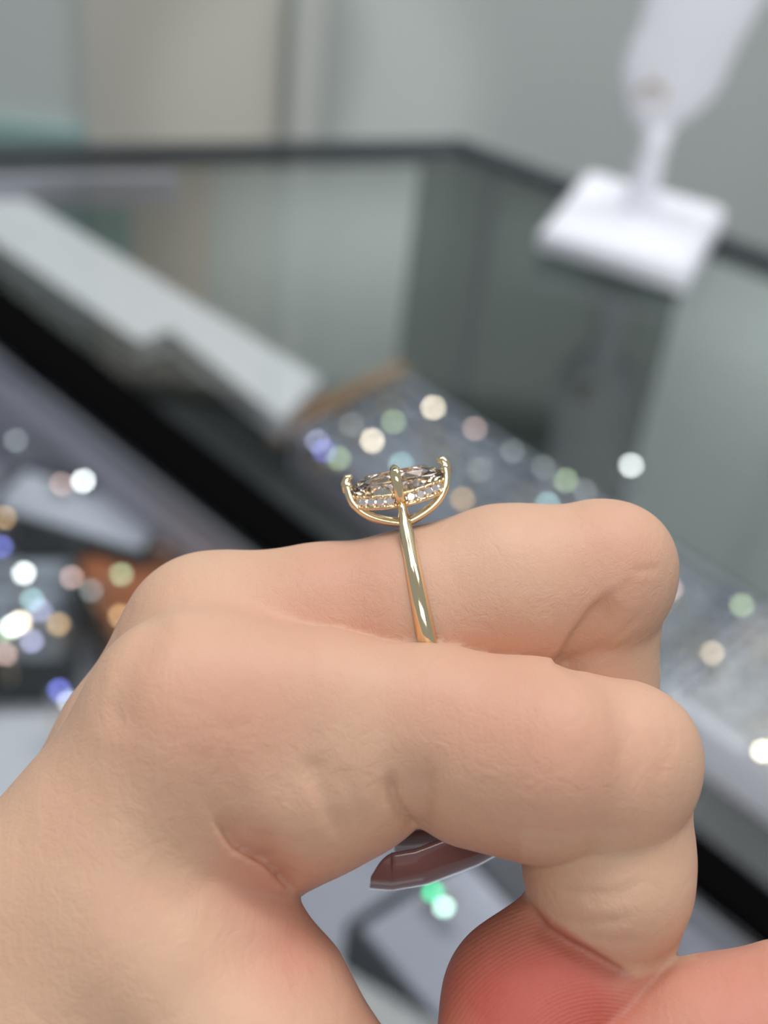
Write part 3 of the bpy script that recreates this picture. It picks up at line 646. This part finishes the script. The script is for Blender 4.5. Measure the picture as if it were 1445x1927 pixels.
# shank: circle with cathedral shoulders rising to the head
R1 = 9.55; pts = []; rd = []
for a in np.linspace(-180, -46, 40)[1:]:
    pts.append((R1*math.sin(math.radians(a)), R1*math.cos(math.radians(a))))
sh = [(-5.6, 8.0), (-4.4, 9.3), (-3.5, 10.5), (-2.9, 11.5), (-2.6, 12.3)]
left = pts + sh
loop = left + [( -y, z) for y, z in left[::-1]]
path = [mmv(0, y, z) for y, z in loop]
def wr(z, y):
    u = min(1, max(0, (z+9)/21)); wv = 1.12-.42*u
    if z > 9.5: wv = .70-.33*min(1, (z-9.5)/2.8)
    return wv
vs = []; fs = []; prof = [(-1, -.62), (-.95, .0), (-.62, .45), (0, .78), (.62, .45), (.95, 0), (1, -.62), (.5, -.7), (-.5, -.7)]
k = len(path); n = len(prof)
for i, p in enumerate(path):
    t = (path[min(i+1, k-1)]-path[max(i-1, 0)]).normalized(); a = Vector((1, 0, 0)); b_ = t.cross(a)
    if b_.dot(p) < 0: b_ = -b_
    wv = wr(p.z*1000, p.y*1000)
    for (u, v) in prof: vs.append(p + a*(u*wv*.001) + b_*(v*.001*(.95 if p.z < .0085 else .75)))
for i in range(k-1):
    for j in range(n): fs.append((i*n+j, i*n+(j+1) % n, (i+1)*n+(j+1) % n, (i+1)*n+j))
fs.append(tuple(range(n))); fs.append(tuple((k-1)*n+j for j in range(n))[::-1])
bm = bmesh.new(); me_ = bpy.data.meshes.new('shank'); me_.from_pydata([tuple(v) for v in vs], [], fs); bm.from_mesh(me_); bmesh.ops.recalc_face_normals(bm, faces=bm.faces); bm.to_mesh(me_); bm.free(); me_.shade_smooth()
link('shank', me_, M['gold'], ring)
LEN, WID = 4.75, 2.75
def outline(s, m=24):
    o = []
    for j in range(m):
        a = 2*math.pi*j/m; c, s_ = math.cos(a), math.sin(a)
        o.append((s*LEN*c*(1-.0*abs(s_)), s*WID*s_*(1-.25*c*c*c*c)))
    return o
# long diamond: table, crown, girdle, pavilion, culet; facets offset ring by ring
def brilliant(name, parent, rings_, m, mt, loc=Vector((0, 0, 0)), rot=None):
    vs = []; fs = []; prev = None
    for ri, (s, z) in enumerate(rings_):
        off = .5*(ri % 2); cur = []
        for j in range(m):
            a = 2*math.pi*(j+off)/m; cur.append(len(vs)); vs.append(mmv(s*LEN*math.cos(a), s*WID*math.sin(a), z))
        if prev is None: fs.append(tuple(cur))
        else:
            for j in range(m):
                if off: fs += [(prev[j], cur[j], prev[(j+1) % m]), (cur[j], cur[(j+1) % m], prev[(j+1) % m])]
                else: fs += [(prev[j], cur[j], cur[(j+1) % m]), (prev[j], cur[(j+1) % m], prev[(j+1) % m])]
        prev = cur
    c0 = len(vs); c1 = c0+1; zc = rings_[-1][1]-.35; vs += [mmv(-1.6, 0, zc), mmv(1.6, 0, zc)]
    for j in range(m):
        a, b2 = prev[j], prev[(j+1) % m]; ca = c0 if vs[a].x < 0 else c1; cb = c0 if vs[b2].x < 0 else c1
        fs.append((a, b2, cb))
        if ca != cb: fs.append((a, cb, ca))
        elif ca != cb: pass
    me_ = bpy.data.meshes.new(name); me_.from_pydata([tuple(v) for v in vs], [], fs)
    bm = bmesh.new(); bm.from_mesh(me_); bmesh.ops.recalc_face_normals(bm, faces=bm.faces); bm.to_mesh(me_); bm.free()
    return link(name, me_, mt, parent)
brilliant('diamond', ring, [(.6, 15.45), (.82, 15.05), (1.0, 14.4), (1.0, 14.2), (.78, 13.1), (.45, 12.2)], 12, M['diamond'])
# U-shaped end wires: from each tip prong down to the shoulder
def wire(name, P_, r, n=10):
    vs, fs = tube([mmv(*p) for p in P_], [(q*.001, q*.001) for q in r] if isinstance(r, list) else (r*.001, r*.001), n, flat=Vector((.1, 1, .2)).normalized())
    return mesh(name, vs, fs, M['gold'], ring, True)
def bez(p0, p1, p2, p3, n=12):
    o = []
    for i in range(n):
        t = i/(n-1); o.append(tuple((1-t)**3*a+3*(1-t)**2*t*b+3*(1-t)*t*t*c+t**3*d for a, b, c, d in zip(p0, p1, p2, p3)))
    return o
for sx in (-1, 1):
    for sy in (-1, 1):
        pw = bez((sx*4.95, sy*.18, 15.1), (sx*5.2, sy*.3, 12.4), (sx*3.6, sy*.9, 10.9), (0, sy*1.5, 10.05), 16)
        wire('gallery_wire', pw, [.42]+[.46]*5+[.4]*10)
    wire('prong', [(sx*4.95, 0, 14.2), (sx*5.05, 0, 15.1), (sx*4.8, 0, 15.55), (sx*4.3, 0, 15.62)], [.6, .56, .46, .25])
# big claw prongs at the waist
for sy in (-1, 1):
    wire('prong', [(0, sy*2.5, 12.0), (0, sy*2.95, 13.0), (0, sy*3.1, 14.3), (0, sy*3.0, 15.2), (0, sy*2.55, 15.55), (0, sy*2.1, 15.6)], [.42, .5, .55, .55, .45, .25])
# gallery rail carrying the small stones
def rail_pt(a, f=1.0, dz=0):
    return (4.35*f*math.cos(a), 2.45*f*math.sin(a), 12.55+.55*math.cos(a)**2+dz)
for dz, r in ((-.62, .2), (.55, .15)):
    vs, fs = tube([mmv(*rail_pt(a, 1, dz)) for a in np.linspace(0, 2*math.pi, 49)[:-1]], (r*.001, r*.001), 8, closed=True)
    mesh('gallery_rail', vs, fs, M['gold'], ring, True)
NS = 26
def small_stone():
    vs = [(0, 0, .25)]; 
    for r, z in ((.32, .2), (.52, 0)):
        for j in range(8):
            a = 2*math.pi*(j+(.5 if r > .4 else 0))/8; vs.append((r*math.cos(a), r*math.sin(a), z))
    vs.append((0, 0, -.4)); fs = [tuple(range(1, 9))]
    for j in range(8):
        fs += [(1+j, 9+j, 1+(j+1) % 8), (9+j, 9+(j+1) % 8, 1+(j+1) % 8), (9+j, 17, 9+(j+1) % 8)]
    me_ = bpy.data.meshes.new('accent_diamond'); me_.from_pydata([(x*.001, y*.001, z*.001) for x, y, z in vs], [], fs); bm = bmesh.new(); bm.from_mesh(me_)
    bmesh.ops.delete(bm, geom=[v for v in bm.verts if not v.link_faces], context='VERTS'); bmesh.ops.recalc_face_normals(bm, faces=bm.faces); bm.to_mesh(me_); bm.free(); me_.materials.append(M['accent']); return me_
M['accent'] = mat('accent_diamond', (.95, .9, .88, 1), .08, metal=.85)
SM = small_stone()
bm = bmesh.new(); bmesh.ops.create_icosphere(bm, subdivisions=2, radius=.00022); BD = bpy.data.meshes.new('bead'); bm.to_mesh(BD); bm.free(); BD.shade_smooth(); BD.materials.append(M['gold'])
for i in range(NS):
    a = 2*math.pi*(i+.5)/NS; p = mmv(*rail_pt(a)); nrm = Vector((math.cos(a)/4.35, math.sin(a)/2.45, .05)).normalized()
    o = bpy.data.objects.new('accent_diamond', SM); COL.objects.link(o); o.parent = ring; o.location = p; o.rotation_mode = 'QUATERNION'; o.rotation_quaternion = nrm.to_track_quat('Z', 'Y')
    for dz in (-.5, .5):
        a2 = 2*math.pi*i/NS; o = bpy.data.objects.new('bead', BD); COL.objects.link(o); o.parent = ring; o.location = mmv(*rail_pt(a2, 1.07, dz))
